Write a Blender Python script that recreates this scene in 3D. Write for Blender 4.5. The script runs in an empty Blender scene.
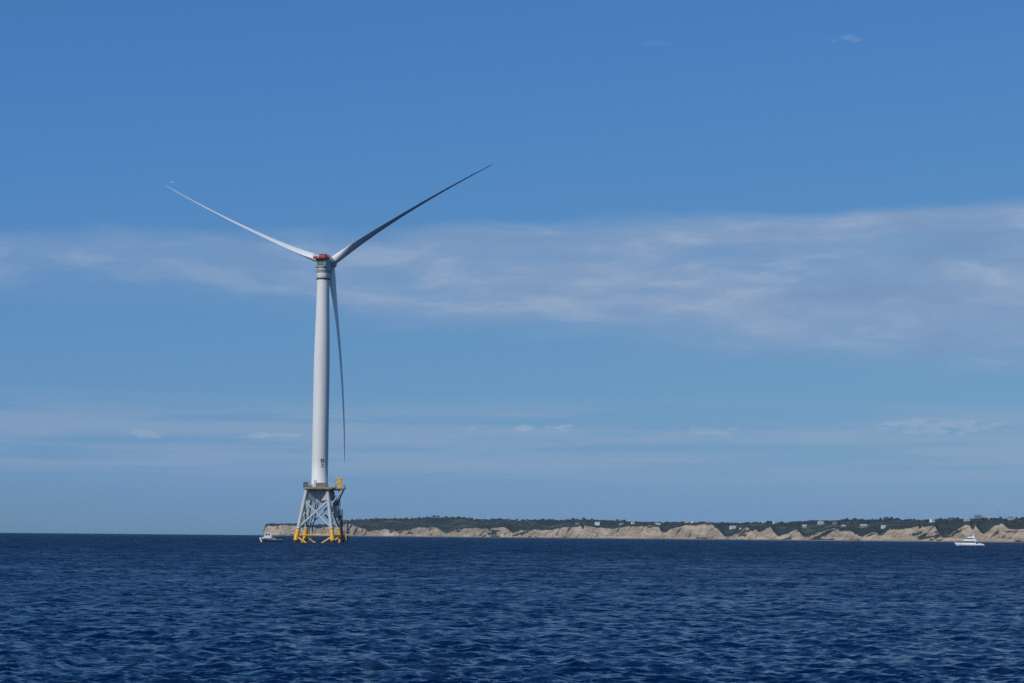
import bpy, math, random
import numpy as np
from mathutils import Matrix, Vector

R = math.radians
SC = bpy.context.scene
COL = SC.collection
random.seed(7)
rng = np.random.default_rng(11)

# ------------------------------------------------------------------ camera
F_PX, PITCH, ROLL, EYE = 2050.0, R(5.44), R(0.515), 2.8
cd = bpy.data.cameras.new('camera')
cam = bpy.data.objects.new('camera', cd)
COL.objects.link(cam)
cd.sensor_width = 36.0
cd.lens = 36.0 * F_PX / 1024.0
cd.clip_start = 0.5
cd.clip_end = 60000.0
cam.location = (0, 0, EYE)
CAM_ROT = Matrix.Rotation(R(90) + PITCH, 3, 'X') @ Matrix.Rotation(ROLL, 3, 'Z')
cam.rotation_euler = CAM_ROT.to_euler()
SC.camera = cam

# ------------------------------------------------------------------ exposure
SC.view_settings.view_transform = 'Standard'
SC.view_settings.look = 'None'
SC.view_settings.gamma = 1.0
SC.view_settings.exposure = 0.0
SC.view_settings.use_curve_mapping = False
SC.render.engine = 'CYCLES'
SC.cycles.max_bounces = 6
SC.cycles.volume_bounces = 0
SC.cycles.use_denoising = False

# ------------------------------------------------------------------ sun and sky
SUN_EL, SUN_AZ = R(37), R(221.0)          # azimuth clockwise from +Y
sun_vec = Vector((math.sin(SUN_AZ) * math.cos(SUN_EL), math.cos(SUN_AZ) * math.cos(SUN_EL), math.sin(SUN_EL)))
sl = bpy.data.lights.new('sun', 'SUN')
sl.energy = 2.9
sl.angle = R(0.53)
sl.color = (1.0, 0.97, 0.92)
so = bpy.data.objects.new('sun', sl)
COL.objects.link(so)
so.rotation_euler = (-sun_vec).to_track_quat('-Z', 'Y').to_euler()
so.location = (-400, -400, 500)


class NT:
    """small helper round a node tree"""
    def __init__(self, tree):
        self.t = tree
    def n(self, kind, **kw):
        o = self.t.nodes.new(kind)
        for k, v in kw.items():
            setattr(o, k, v)
        return o
    def put(self, sock, v):
        if isinstance(v, bpy.types.NodeSocket):
            self.t.links.new(v, sock)
        else:
            sock.default_value = v
    def m(self, op, a, b=None, c=None, clamp=False):
        o = self.n('ShaderNodeMath', operation=op, use_clamp=clamp)
        for i, v in enumerate((a, b, c)):
            if v is not None:
                self.put(o.inputs[i], v)
        return o.outputs[0]
    def xyz(self, x, y, z=0.0):
        o = self.n('ShaderNodeCombineXYZ')
        for i, v in enumerate((x, y, z)):
            self.put(o.inputs[i], v)
        return o.outputs[0]
    def noise(self, vec, scale=1.0, detail=4.0, rough=0.5, dist=0.0):
        o = self.n('ShaderNodeTexNoise')
        self.put(o.inputs['Vector'], vec)
        o.inputs['Scale'].default_value = scale
        o.inputs['Detail'].default_value = detail
        o.inputs['Roughness'].default_value = rough
        o.inputs['Distortion'].default_value = dist
        return o
    def ss(self, v, a, b, lo=0.0, hi=1.0):
        o = self.n('ShaderNodeMapRange', interpolation_type='SMOOTHSTEP')
        self.put(o.inputs['Value'], v)
        for k, q in (('From Min', a), ('From Max', b), ('To Min', lo), ('To Max', hi)):
            self.put(o.inputs[k], q)
        return o.outputs[0]
    def mix(self, fac, a, b):
        o = self.n('ShaderNodeMix', data_type='RGBA')
        self.put(o.inputs[0], fac)
        self.put(o.inputs[6], a)
        self.put(o.inputs[7], b)
        return o.outputs[2]


world = bpy.data.worlds.new('World')
SC.world = world
world.use_nodes = True
w = NT(world.node_tree)
bg = world.node_tree.nodes['Background']
bg.inputs[1].default_value = 0.1
tc = w.n('ShaderNodeTexCoord')
sep = w.n('ShaderNodeSeparateXYZ')
w.put(sep.inputs[0], tc.outputs['Generated'])
dx, dy, dz = sep.outputs
# the clear dry air of the day: the sky model is read a little above the true elevation
zpos = w.m('MAXIMUM', dz, 0.0)
SKY_LIFT, SKY_KEEP = 0.020, 1.10
zl = w.m('MULTIPLY_ADD', zpos, SKY_KEEP, SKY_LIFT)
nrm = w.n('ShaderNodeVectorMath', operation='NORMALIZE')
w.put(nrm.inputs[0], w.xyz(dx, dy, zl))
sky = w.n('ShaderNodeTexSky', sky_type='NISHITA', sun_disc=False, sun_elevation=SUN_EL, sun_rotation=SUN_AZ,
          air_density=1.0, dust_density=1.0, ozone_density=1.0, altitude=0.0)
w.put(sky.inputs[0], nrm.outputs[0])
sc_ = w.n('ShaderNodeSeparateColor')
w.put(sc_.inputs[0], sky.outputs[0])
# contrast of the photograph's deep blue: (gain, power) near the horizon, straight gain overhead
chan = [w.m('MULTIPLY', w.m('POWER', sc_.outputs[0], 1.05), 0.312),
        w.m('MULTIPLY', w.m('POWER', sc_.outputs[1], 0.68), 0.965),
        w.m('MINIMUM', w.m('MULTIPLY', w.m('POWER', sc_.outputs[2], 0.15), 4.05), w.m('MULTIPLY', sc_.outputs[2], 1.1))]
cc_ = w.n('ShaderNodeCombineColor')
for i in range(3):
    w.put(cc_.inputs[i], chan[i])
sky_col = cc_.outputs[0]
# thin cloud layers low over the horizon
az = w.m('ARCTAN2', dx, dy)
el = w.m('ARCSINE', dz)
CLOUD = True
if CLOUD:
    warp = w.noise(w.xyz(w.m('MULTIPLY', az, 7.0), w.m('MULTIPLY', el, 26.0), 3.1), 1.0, 3.0, 0.5).outputs[0]
    elw = w.m('MULTIPLY_ADD', w.m('SUBTRACT', warp, 0.5), 0.030, el)
    n_big = w.noise(w.xyz(w.m('MULTIPLY', az, 6.5), w.m('MULTIPLY', elw, 40.0), 1.7), 1.0, 7.0, 0.56, 0.10).outputs[0]
    n_fine = w.noise(w.xyz(w.m('MULTIPLY', az, 17.0), w.m('MULTIPLY', elw, 62.0), 7.9), 1.0, 8.0, 0.58, 0.12).outputs[0]
    top = w.m('MULTIPLY_ADD', az, 0.045, 0.152)
    bot = w.m('MULTIPLY_ADD', az, -0.060, 0.108)
    up = w.ss(w.m('SUBTRACT', top, elw), -0.003, 0.008)
    dn = w.ss(w.m('SUBTRACT', elw, bot), -0.020, 0.010)
    band = w.m('MULTIPLY', up, dn)
    side = w.ss(az, -0.12, 0.0, 0.50, 1.0)
    veil = w.m('MULTIPLY', w.m('MULTIPLY', band, side), w.ss(n_big, 0.30, 0.58, 0.50, 1.0))
    sky_col = w.mix(w.m('MULTIPLY', veil, 0.92), sky_col, (2.40, 3.50, 5.35, 1))
    bright = w.m('MULTIPLY', w.m('MULTIPLY', band, side), w.ss(w.m('MULTIPLY_ADD', n_fine, 0.70, w.m('MULTIPLY', n_big, 0.30)), 0.48, 0.66))
    sky_col = w.mix(w.m('MULTIPLY', bright, 0.60), sky_col, (3.9, 4.7, 6.1, 1))
    shade = w.m('MULTIPLY', w.m('MULTIPLY', band, side), w.ss(n_fine, 0.50, 0.34))
    sky_col = w.mix(w.m('MULTIPLY', shade, 0.55), sky_col, (1.75, 2.85, 4.85, 1))
    # low streaks nearer the horizon
    low = w.m('MULTIPLY', w.ss(el, 0.022, 0.036), w.ss(el, 0.072, 0.052))
    n_low = w.noise(w.xyz(w.m('MULTIPLY', az, 8.0), w.m('MULTIPLY', el, 130.0), 4.4), 1.0, 5.0, 0.55).outputs[0]
    sky_col = w.mix(w.m('MULTIPLY', w.m('MULTIPLY', low, w.ss(n_low, 0.38, 0.62)), 0.46), sky_col, (3.0, 3.9, 5.4, 1))
    # small detached puffs
    n_p = w.noise(w.xyz(w.m('MULTIPLY', az, 110.0), w.m('MULTIPLY', el, 420.0), 2.0), 1.0, 4.0, 0.6).outputs[0]
    puff = None
    for pa, pe, ra, re, k in ((-0.176, 0.0475, 0.010, 0.0022, .6), (-0.117, 0.0480, 0.014, 0.0016, .8), (0.006, 0.0528, 0.006, 0.0018, .8),
                              (0.0235, 0.0535, 0.006, 0.0022, 1.), (-0.02, 0.052, 0.004, 0.0013, .4), (0.205, 0.0540, 0.030, 0.0040, .7),
                              (0.095, 0.0515, 0.020, 0.0022, .5), (0.163, 0.2400, 0.009, 0.0018, .32), (0.072, 0.2395, 0.009, 0.0016, .16)):
        da = w.m('DIVIDE', w.m('SUBTRACT', az, pa), ra)
        de = w.m('DIVIDE', w.m('SUBTRACT', el, pe), re)
        q = w.m('ADD', w.m('MULTIPLY', da, da), w.m('MULTIPLY', de, de))
        g = w.m('MULTIPLY', w.ss(w.m('MULTIPLY_ADD', w.m('SUBTRACT', n_p, 0.5), 6.0, q), 1.1, 0.0), k)
        puff = g if puff is None else w.m('MAXIMUM', puff, g)
    sky_col = w.mix(w.m('MULTIPLY', puff, 0.42), sky_col, (4.2, 4.9, 6.1, 1))
w.put(bg.inputs[0], sky_col)


# ------------------------------------------------------------------ helpers
def at(px, py, depth):
    """world point seen in the photograph's direction (px, py) at distance depth along +Y"""
    v = CAM_ROT @ Vector(((px - 512.0) / F_PX, (341.5 - py) / F_PX, -1.0))
    return Vector((0, 0, EYE)) + v * (depth / v.y)


class MB:
    """collects shapes; build() links them as one mesh object"""
    def __init__(self):
        self.v, self.f, self.sm = [], [], []
    def add(self, vs, fs, smooth=False):
        o = len(self.v)
        self.v += [tuple(p) for p in vs]
        self.f += [tuple(i + o for i in q) for q in fs]
        self.sm += [smooth] * len(fs)
        return self
    def box(self, c, s, rz=0.0, taper=1.0, bev=None):
        c = Vector(c)
        hx, hy, hz = s[0] / 2, s[1] / 2, s[2] / 2
        m = Matrix.Rotation(rz, 3, 'Z')
        b = bev if bev is not None else min(s) * 0.08
        vs, rings = [], []
        for z, k, ins in ((-hz, 1, b), (-hz + b, 1, 0), (hz - b, taper, 0), (hz, taper, b)):
            ring = []
            for sx, sy in ((-1, -1), (1, -1), (1, 1), (-1, 1)):
                ring.append(len(vs))
                vs.append(c + m @ Vector((sx * (hx * k - ins), sy * (hy * k - ins), z)))
            rings.append(ring)
        fs = [tuple(reversed(rings[0])), tuple(rings[3])]
        for a, d in zip(rings, rings[1:]):
            for i in range(4):
                j = (i + 1) % 4
                fs.append((a[i], a[j], d[j], d[i]))
        return self.add(vs, fs)
    def tube(self, p0, p1, r0, r1=None, n=10, cap=True):
        r1 = r0 if r1 is None else r1
        p0, p1 = Vector(p0), Vector(p1)
        d = (p1 - p0).normalized()
        a = d.orthogonal().normalized()
        b = d.cross(a)
        vs, fs = [], []
        for p, r in ((p0, r0), (p1, r1)):
            for i in range(n):
                t = 2 * math.pi * i / n
                vs.append(p + (a * math.cos(t) + b * math.sin(t)) * r)
        for i in range(n):
            j = (i + 1) % n
            fs.append((i, j, n + j, n + i))
        self.add(vs, fs, n > 6)
        if cap:
            self.add(vs[:n], [tuple(reversed(range(n)))])
            self.add(vs[n:], [tuple(range(n))])
        return self
    def path(self, pts, r, n=6):
        for a, b in zip(pts, pts[1:]):
            self.tube(a, b, r, r, n)
        return self
    def lathe(self, prof, c=(0, 0, 0), n=40, axis=None):
        """prof = (radius, height) pairs round an axis through c"""
        c = Vector(c)
        d = Vector(axis).normalized() if axis is not None else Vector((0, 0, 1))
        a = d.orthogonal().normalized()
        b = d.cross(a)
        vs, fs = [], []
        for r, h in prof:
            for i in range(n):
                t = 2 * math.pi * i / n
                vs.append(c + d * h + (a * math.cos(t) + b * math.sin(t)) * r)
        for k in range(len(prof) - 1):
            for i in range(n):
                j = (i + 1) % n
                fs.append((k * n + i, k * n + j, k * n + n + j, k * n + n + i))
        self.add(vs, fs, True)
        self.add(vs[:n], [tuple(reversed(range(n)))])
        self.add(vs[-n:], [tuple(range(n))])
        return self
    def loft(self, rings, cap=True, smooth=True, closed=True):
        n = len(rings[0])
        vs = [p for r in rings for p in r]
        fs = []
        for k in range(len(rings) - 1):
            for i in range(n if closed else n - 1):
                j = (i + 1) % n
                fs.append((k * n + i, k * n + j, k * n + n + j, k * n + n + i))
        self.add(vs, fs, smooth)
        if cap:
            self.add(rings[0], [tuple(reversed(range(n)))])
            self.add(rings[-1], [tuple(range(n))])
        return self
    def prism(self, poly, z0, z1):
        n = len(poly)
        vs = [(x, y, z0) for x, y in poly] + [(x, y, z1) for x, y in poly]
        fs = [tuple(reversed(range(n))), tuple(range(n, 2 * n))]
        fs += [(i, (i + 1) % n, n + (i + 1) % n, n + i) for i in range(n)]
        return self.add(vs, fs)
    def mesh(self, name):
        me = bpy.data.meshes.new(name)
        me.from_pydata(self.v, [], self.f)
        me.polygons.foreach_set('use_smooth', self.sm)
        me.update()
        return me
    def build(self, name, mat, parent=None, label=None):
        me = self.mesh(name)
        me.materials.append(mat)
        o = bpy.data.objects.new(name, me)
        COL.objects.link(o)
        if parent is not None:
            o.parent = parent
        if label:
            o['label'] = label
        return o


def empty(name, loc, rz=0.0):
    o = bpy.data.objects.new(name, None)
    COL.objects.link(o)
    o.location = loc
    o.rotation_euler = (0, 0, rz)
    o.empty_display_size = 0.5
    return o


def tag(o, label=None, cat=None, group=None, kind=None):
    for k, v in (('label', label), ('category', cat), ('group', group), ('kind', kind)):
        if v:
            o[k] = v
    return o


def mesh_from_np(name, verts, quads, mat, smooth=True, tri=False):
    me = bpy.data.meshes.new(name)
    k = 3 if tri else 4
    me.vertices.add(len(verts))
    me.vertices.foreach_set('co', np.ascontiguousarray(verts, dtype=np.float32).ravel())
    me.loops.add(len(quads) * k)
    me.loops.foreach_set('vertex_index', np.ascontiguousarray(quads, dtype=np.int32).ravel())
    me.polygons.add(len(quads))
    me.polygons.foreach_set('loop_start', np.arange(0, len(quads) * k, k, dtype=np.int32))
    me.polygons.foreach_set('use_smooth', np.full(len(quads), smooth))
    me.update(calc_edges=True)
    me.materials.append(mat)
    o = bpy.data.objects.new(name, me)
    COL.objects.link(o)
    return o


# ------------------------------------------------------------------ materials
def mat(name, col, rough=0.5, metal=0.0, wear=0.12, scale=0.6, spec=0.5, bump=0.0, stain=None, stain_amt=0.0, streak=1.0):
    m_ = bpy.data.materials.new(name)
    m_.use_nodes = True
    t = NT(m_.node_tree)
    p = m_.node_tree.nodes['Principled BSDF']
    tcn = t.n('ShaderNodeTexCoord')
    mp = t.n('ShaderNodeMapping')
    mp.inputs['Scale'].default_value = (1, 1, streak)
    t.put(mp.inputs[0], tcn.outputs['Object'])
    nz = t.noise(mp.outputs[0], scale, 5.0, 0.6)
    a = tuple(c * (1 - wear) for c in col) + (1,)
    b = tuple(min(1.0, c * (1 + wear)) for c in col) + (1,)
    c = t.mix(t.ss(nz.outputs[0], 0.3, 0.7), a, b)
    if stain:
        n2 = t.noise(mp.outputs[0], scale * 2.3, 6.0, 0.65)
        c = t.mix(t.ss(n2.outputs[0], 0.56, 0.70, 0.0, stain_amt), c, tuple(stain) + (1,))
    t.put(p.inputs['Base Color'], c)
    t.put(p.inputs['Roughness'], t.ss(nz.outputs[0], 0.2, 0.8, max(0, rough - 0.07), rough + 0.07))
    p.inputs['Metallic'].default_value = metal
    p.inputs['Specular IOR Level'].default_value = spec
    if bump:
        bn = t.n('ShaderNodeBump')
        bn.inputs['Strength'].default_value = bump
        t.put(bn.inputs['Height'], nz.outputs[0])
        t.put(p.inputs['Normal'], bn.outputs[0])
    return m_


M = dict(
    tower=mat('tower_paint', (0.65, 0.665, 0.665), 0.62, wear=0.05, scale=0.5, stain=(0.50, 0.48, 0.44), stain_amt=0.25, streak=0.08),
    blade=mat('blade_gelcoat', (0.74, 0.75, 0.76), 0.35, wear=0.03, scale=0.3),
    nacelle=mat('nacelle_paint', (0.66, 0.68, 0.66), 0.45, wear=0.08, scale=0.8),
    louver=mat('louver_grey', (0.13, 0.18, 0.175), 0.6, wear=0.15, scale=2.0),
    seam=mat('dark_seam', (0.05, 0.055, 0.06), 0.7),
    red=mat('signal_red_paint', (0.40, 0.022, 0.03), 0.45, wear=0.2, scale=1.5),
    crimson=mat('dark_crimson_paint', (0.15, 0.012, 0.02), 0.5, wear=0.2, scale=1.5),
    body=mat('nacelle_body_grey', (0.38, 0.43, 0.43), 0.5, wear=0.1, scale=0.8),
    slate=mat('generator_slate_paint', (0.24, 0.28, 0.30), 0.5, wear=0.1, scale=1.0),
    jacket=mat('jacket_grey_paint', (0.43, 0.46, 0.47), 0.5, wear=0.10, scale=0.7, stain=(0.30, 0.22, 0.15), stain_amt=0.35),
    yellow=mat('marine_yellow_paint', (0.80, 0.43, 0.03), 0.5, wear=0.12, scale=0.9, stain=(0.28, 0.16, 0.05), stain_amt=0.5),
    growth=mat('marine_growth', (0.028, 0.030, 0.018), 0.9, wear=0.4, scale=3.0, bump=0.6),
    deck=mat('weathered_deck_steel', (0.30, 0.26, 0.21), 0.75, wear=0.25, scale=1.2, stain=(0.30, 0.15, 0.07), stain_amt=0.6),
    rail=mat('galvanised_rail', (0.33, 0.31, 0.28), 0.55, wear=0.2, scale=2.0),
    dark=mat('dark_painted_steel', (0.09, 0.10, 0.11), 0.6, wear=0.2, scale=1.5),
    kit=mat('brown_equipment_paint', (0.24, 0.17, 0.11), 0.7, wear=0.3, scale=1.2),
    kit_grey=mat('grey_equipment_paint', (0.42, 0.44, 0.46), 0.6, wear=0.15, scale=1.2),
    mark=mat('black_lettering', (0.012, 0.013, 0.016), 0.6),
    gel=mat('white_boat_gelcoat', (0.80, 0.81, 0.82), 0.22, wear=0.03, scale=0.6),
    navy=mat('navy_hull_paint', (0.020, 0.035, 0.060), 0.25, wear=0.15, scale=0.8),
    glass=mat('tinted_glass', (0.010, 0.012, 0.015), 0.08, wear=0.1, spec=0.6),
    alu=mat('anodised_tube', (0.55, 0.57, 0.60), 0.35, metal=0.8, wear=0.1),
    cloth_dark=mat('dark_clothing', (0.03, 0.035, 0.05), 0.9, wear=0.3, scale=6.0),
    cloth_red=mat('faded_red_clothing', (0.22, 0.05, 0.04), 0.9, wear=0.2, scale=6.0),
    skin=mat('skin', (0.42, 0.26, 0.19), 0.6, wear=0.05),
    hair=mat('dark_hair', (0.03, 0.022, 0.016), 0.7),
    bird=mat('gull_feathers', (0.74, 0.76, 0.80), 0.7, wear=0.08, scale=6.0),
    wall_white=mat('white_clapboard', (0.72, 0.71, 0.68), 0.7, wear=0.05),
    wall_pale=mat('weathered_pale_shingle', (0.45, 0.43, 0.40), 0.85, wear=0.15),
    wall_grey=mat('weathered_grey_shingle', (0.24, 0.23, 0.22), 0.9, wear=0.2),
    wall_brown=mat('brown_cedar_shingle', (0.16, 0.12, 0.09), 0.9, wear=0.2),
    wall_red=mat('faded_red_shingle', (0.30, 0.19, 0.16), 0.9, wear=0.2),
    roof_grey=mat('grey_roof_shingle', (0.15, 0.15, 0.155), 0.9, wear=0.2),
    roof_dark=mat('dark_roof_shingle', (0.07, 0.068, 0.066), 0.9, wear=0.2),
    roof_light=mat('pale_roof_shingle', (0.40, 0.40, 0.40), 0.8, wear=0.15),
    brick=mat('chimney_brick', (0.24, 0.12, 0.09), 0.9, wear=0.2),
    bark=mat('grey_bark', (0.09, 0.075, 0.06), 0.95, wear=0.3),
)


# ------------------------------------------------------------------ sea
def sea_material():
    m_ = bpy.data.materials.new('sea_water')
    m_.use_nodes = True
    t = NT(m_.node_tree)
    p = m_.node_tree.nodes['Principled BSDF']
    p.inputs['IOR'].default_value = 1.333
    p.inputs['Specular IOR Level'].default_value = 0.21
    p.inputs['Specular Tint'].default_value = (0.36, 0.80, 1.0, 1)
    p.inputs['Base Color'].default_value = (0.0002, 0.0085, 0.048, 1)
    g = t.n('ShaderNodeNewGeometry')
    pos = g.outputs['Position']
    mp = t.n('ShaderNodeMapping')
    mp.inputs['Scale'].default_value = (0.55, 1.0, 1.0)
    mp.inputs['Rotation'].default_value = (0, 0, R(-9))
    t.put(mp.inputs[0], pos)
    # capillary ripples: slopes added straight to the normal
    slope = None
    for sc, amp in ((0.7, 0.40), (2.0, 0.80), (5.5, 0.95), (15.0, 0.7)):
        nz = t.noise(mp.outputs[0], sc, 2.0, 0.5)
        sub = t.n('ShaderNodeVectorMath', operation='SUBTRACT')
        t.put(sub.inputs[0], nz.outputs['Color'])
        sub.inputs[1].default_value = (0.5, 0.5, 0.5)
        mul = t.n('ShaderNodeVectorMath', operation='MULTIPLY')
        t.put(mul.inputs[0], sub.outputs[0])
        mul.inputs[1].default_value = (amp * 0.8, amp * 1.5, 0)
        if slope is None:
            slope = mul.outputs[0]
        else:
            ad = t.n('ShaderNodeVectorMath', operation='ADD')
            t.put(ad.inputs[0], slope)
            t.put(ad.inputs[1], mul.outputs[0])
            slope = ad.outputs[0]
    # gusts: patches where the ripples are stronger
    gust = t.noise(mp.outputs[0], 0.035, 4.0, 0.6).outputs[0]
    ln = t.n('ShaderNodeVectorMath', operation='LENGTH')
    t.put(ln.inputs[0], pos)
    far = t.m('DIVIDE', t.m('LOGARITHM', t.m('DIVIDE', t.m('MAXIMUM', ln.outputs['Value'], 45.0), 45.0), 10.0), 1.0, clamp=True)
    gk = t.m('MULTIPLY', t.ss(gust, 0.33, 0.67, 0.55, 1.25), t.m('MULTIPLY_ADD', far, 0.9, 1.0))
    scl = t.n('ShaderNodeVectorMath', operation='SCALE')
    t.put(scl.inputs[0], slope)
    t.put(scl.inputs['Scale'], gk)
    # wind rows: chop gathered in streaks along the wind, seen end-on towards the horizon
    mr = t.n('ShaderNodeMapping')
    mr.inputs['Scale'].default_value = (0.42, 0.085, 1.0)
    t.put(mr.inputs[0], pos)
    row = t.noise(mr.outputs[0], 1.0, 5.0, 0.66).outputs[0]
    tilt = t.m('MULTIPLY', t.m('SUBTRACT', row, 0.52), t.m('MULTIPLY', far, 2.3))
    ad0 = t.n('ShaderNodeVectorMath', operation='ADD')
    t.put(ad0.inputs[0], g.outputs['Normal'])
    t.put(ad0.inputs[1], t.xyz(0.0, tilt, 0.0))
    ad = t.n('ShaderNodeVectorMath', operation='ADD')
    t.put(ad.inputs[0], ad0.outputs[0])
    t.put(ad.inputs[1], scl.outputs[0])
    nm = t.n('ShaderNodeVectorMath', operation='NORMALIZE')
    t.put(nm.inputs[0], ad.outputs[0])
    t.put(p.inputs['Normal'], nm.outputs[0])
    # wavelets too small to be modelled far out become roughness
    streak = t.noise(mp.outputs[0], 0.16, 5.0, 0.65).outputs[0]
    t.put(p.inputs['Roughness'], t.m('ADD', t.ss(gust, 0.33, 0.67, 0.07, 0.12), t.m('MULTIPLY', far, t.ss(streak, 0.35, 0.65, 0.20, 0.52))))
    return m_


def build_sea():
    K = 0.0027
    rr = [2.0]
    while rr[-1] < 9800:
        r_ = rr[-1]
        if r_ < 24:
            rr.append(r_ * 1.04)
        else:
            rr.append(r_ + max(min(K * r_, 1.3), 0.0035 * (r_ - 1500)))
    rr = np.array(rr)
    fine = np.arange(-0.31, 0.3101, 0.0012)
    coarse_r = np.concatenate([np.linspace(0.33, 0.8, 16), np.linspace(0.9, math.pi, 16)])
    aa = np.concatenate([-coarse_r[::-1][1:], fine, coarse_r])
    nr, na = len(rr), len(aa)
    RR, AA = np.meshgrid(rr, aa, indexing='ij')
    X, Y = RR * np.sin(AA), RR * np.cos(AA)
    step = np.maximum(np.gradient(rr), rr * 0.0010)
    RF = np.repeat(step / K, na)
    X = X.ravel(); Y = Y.ravel()
    Z = np.zeros_like(X); DX = np.zeros_like(X); DY = np.zeros_like(X)
    gen = np.random.default_rng(5)
    n = 84
    lam = np.exp(np.linspace(math.log(0.15), math.log(3.6), n)) * gen.uniform(0.95, 1.05, n)
    main = R(188)          # the sea runs towards the camera
    X = X.astype(np.float32); Y = Y.astype(np.float32)
    for L in lam:
        spread = 0.75 if L < 4 else 0.5
        th = main + gen.normal(0, spread)
        kx, ky = math.sin(th) * 2 * math.pi / L, math.cos(th) * 2 * math.pi / L
        s = 0.064 * (1.0 if L < 0.42 else (0.42 / L) ** 0.66)
        A = s * L / (2 * math.pi)
        ph = kx * X + ky * Y + gen.uniform(0, 6.283)
        fade = np.clip((L / (K * RF) - 1.6) / 1.6, 0, 1)
        Z += A * fade * np.cos(ph)
        q = 0.75 * A * fade * np.sin(ph)
        DX -= math.sin(th) * q; DY -= math.cos(th) * q
    V = np.stack([X + DX, Y + DY, Z], 1)
    i = np.arange(nr - 1)[:, None]; j = np.arange(na - 1)[None, :]
    a = i * na + j
    Q = np.stack([a, a + 1, a + na + 1, a + na], -1).reshape(-1, 4)[:, ::-1]
    o = mesh_from_np('sea', V, Q, sea_material(), True)
    tag(o, kind='structure')
    return o


build_sea()

# ------------------------------------------------------------------ far bluffs
CLIFF = [(255, 540), (262, 535.5), (264.5, 529), (267, 526), (278, 525.6), (290, 525.8), (300, 526.5), (312, 528), (330, 527.5), (345, 525), (351, 524.2),
 (357, 527), (363, 529), (367, 530.5), (371.6, 532), (375, 530.2), (393, 530.2), (398, 532), (404, 530.8), (410, 530), (419, 527.6), (435, 527.6),
 (438.5, 529.5), (442, 532), (447, 535), (451, 532.5), (456, 530), (466.6, 528), (485, 528.3), (503.5, 528.5), (508, 530), (512, 533.2), (515, 533), (518.5, 530.6),
 (523, 530.8), (527, 532.8), (535, 528.8), (543.6, 530.8), (560, 528.8), (574, 527), (589, 527), (604, 527.8), (626, 527), (641, 526), (659.6, 527),
 (662, 532), (668, 532), (671, 528), (676, 527), (690, 526), (700, 525.7), (713.4, 525.8), (718, 530), (725.7, 537.5), (730, 537.3), (736, 534), (745, 529), (749.4, 529),
 (751.5, 533), (754, 531), (755.6, 528), (758.5, 533), (763, 531), (770.5, 526), (773, 531.6), (778.4, 537), (785.5, 535), (791, 532), (797, 529.5), (801, 535), (806.6, 538.5),
 (813.6, 535), (821, 532.5), (829.4, 530), (838, 529), (841, 532), (845, 531), (852, 530), (855, 534), (862, 537.5), (867, 536), (875.5, 532.3), (881, 535.5), (889, 530.6), (904.4, 529.7),
 (911, 528), (918, 526.3), (930, 526), (935, 527), (938, 533), (943.5, 539), (949, 536), (955, 532.3), (961, 529), (967, 526.3), (976, 526), (979, 531), (984, 535), (988, 531), (994.4, 527), (1003, 524.6),
 (1008, 530.6), (1016, 530.5), (1024, 529), (1040, 526), (1050, 534), (1062, 527), (1090, 526), (1110, 535), (1130, 527), (1170, 526), (1190, 534), (1230, 525), (1300, 526), (1360, 526)]
SKYL = [(255, 540), (262, 535), (265, 526.5), (267.5, 524.8), (295, 525), (314, 526), (332, 525), (345, 522.6), (352, 521.2), (375, 520), (407, 519.6), (435, 518.9), (452, 518.9), (466.6, 519.3), (482, 521),
 (498, 520.3), (520, 521), (544, 521), (561, 521.8), (574, 520.8), (590, 521), (604, 521.9), (619, 522), (630, 523), (660, 523.8), (690, 524), (711.6, 524), (738, 524.6), (764, 523.6), (785, 523.6),
 (813, 522.6), (838, 522), (849, 521), (860, 520.3), (875, 521.2), (886, 519.9), (898, 520.3), (918, 521.8), (935, 521.2), (952, 520.3), (965, 520), (979, 519.4), (996, 520), (1010, 520.4), (1024, 520), (1100, 520), (1200, 521), (1360, 520)]
CLIFF = np.array(CLIFF); SKYL = np.array(SKYL)


def horizon_y(px):
    return 536.72 + (px - 512.0) * math.tan(ROLL)


def shore_dist(px):
    return np.interp(px, [255, 265, 300, 360, 520, 760, 1024, 1360], [6100, 5750, 5600, 5550, 5250, 4700, 4150, 3700])


def smooth_noise(x, seed, octaves=4, gain=0.5):
    g = np.random.default_rng(seed)
    out = np.zeros_like(x, dtype=float); a = 1.0
    for o in range(octaves):
        tab = g.uniform(-1, 1, 4096)
        xx = x * 2 ** o + 1000
        i = np.floor(xx).astype(int); f_ = xx - i; f_ = f_ * f_ * (3 - 2 * f_)
        out += a * (tab[i % 4096] * (1 - f_) + tab[(i + 1) % 4096] * f_); a *= gain
    return out


def noise2(x, y, seed, octaves=4):
    g = np.random.default_rng(seed)
    out = 0.0; a = 1.0
    for o in range(octaves):
        tab = g.uniform(-1, 1, (256, 256))
        xx = x * 2 ** o + 500; yy = y * 2 ** o + 500
        i = np.floor(xx).astype(int); j = np.floor(yy).astype(int)
        fx = xx - i; fy = yy - j; fx = fx * fx * (3 - 2 * fx); fy = fy * fy * (3 - 2 * fy)
        i0, i1, j0, j1 = i % 256, (i + 1) % 256, j % 256, (j + 1) % 256
        out = out + a * ((tab[i0, j0] * (1 - fx) + tab[i1, j0] * fx) * (1 - fy) + (tab[i0, j1] * (1 - fx) + tab[i1, j1] * fx) * fy)
        a *= 0.5
    return out


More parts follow.
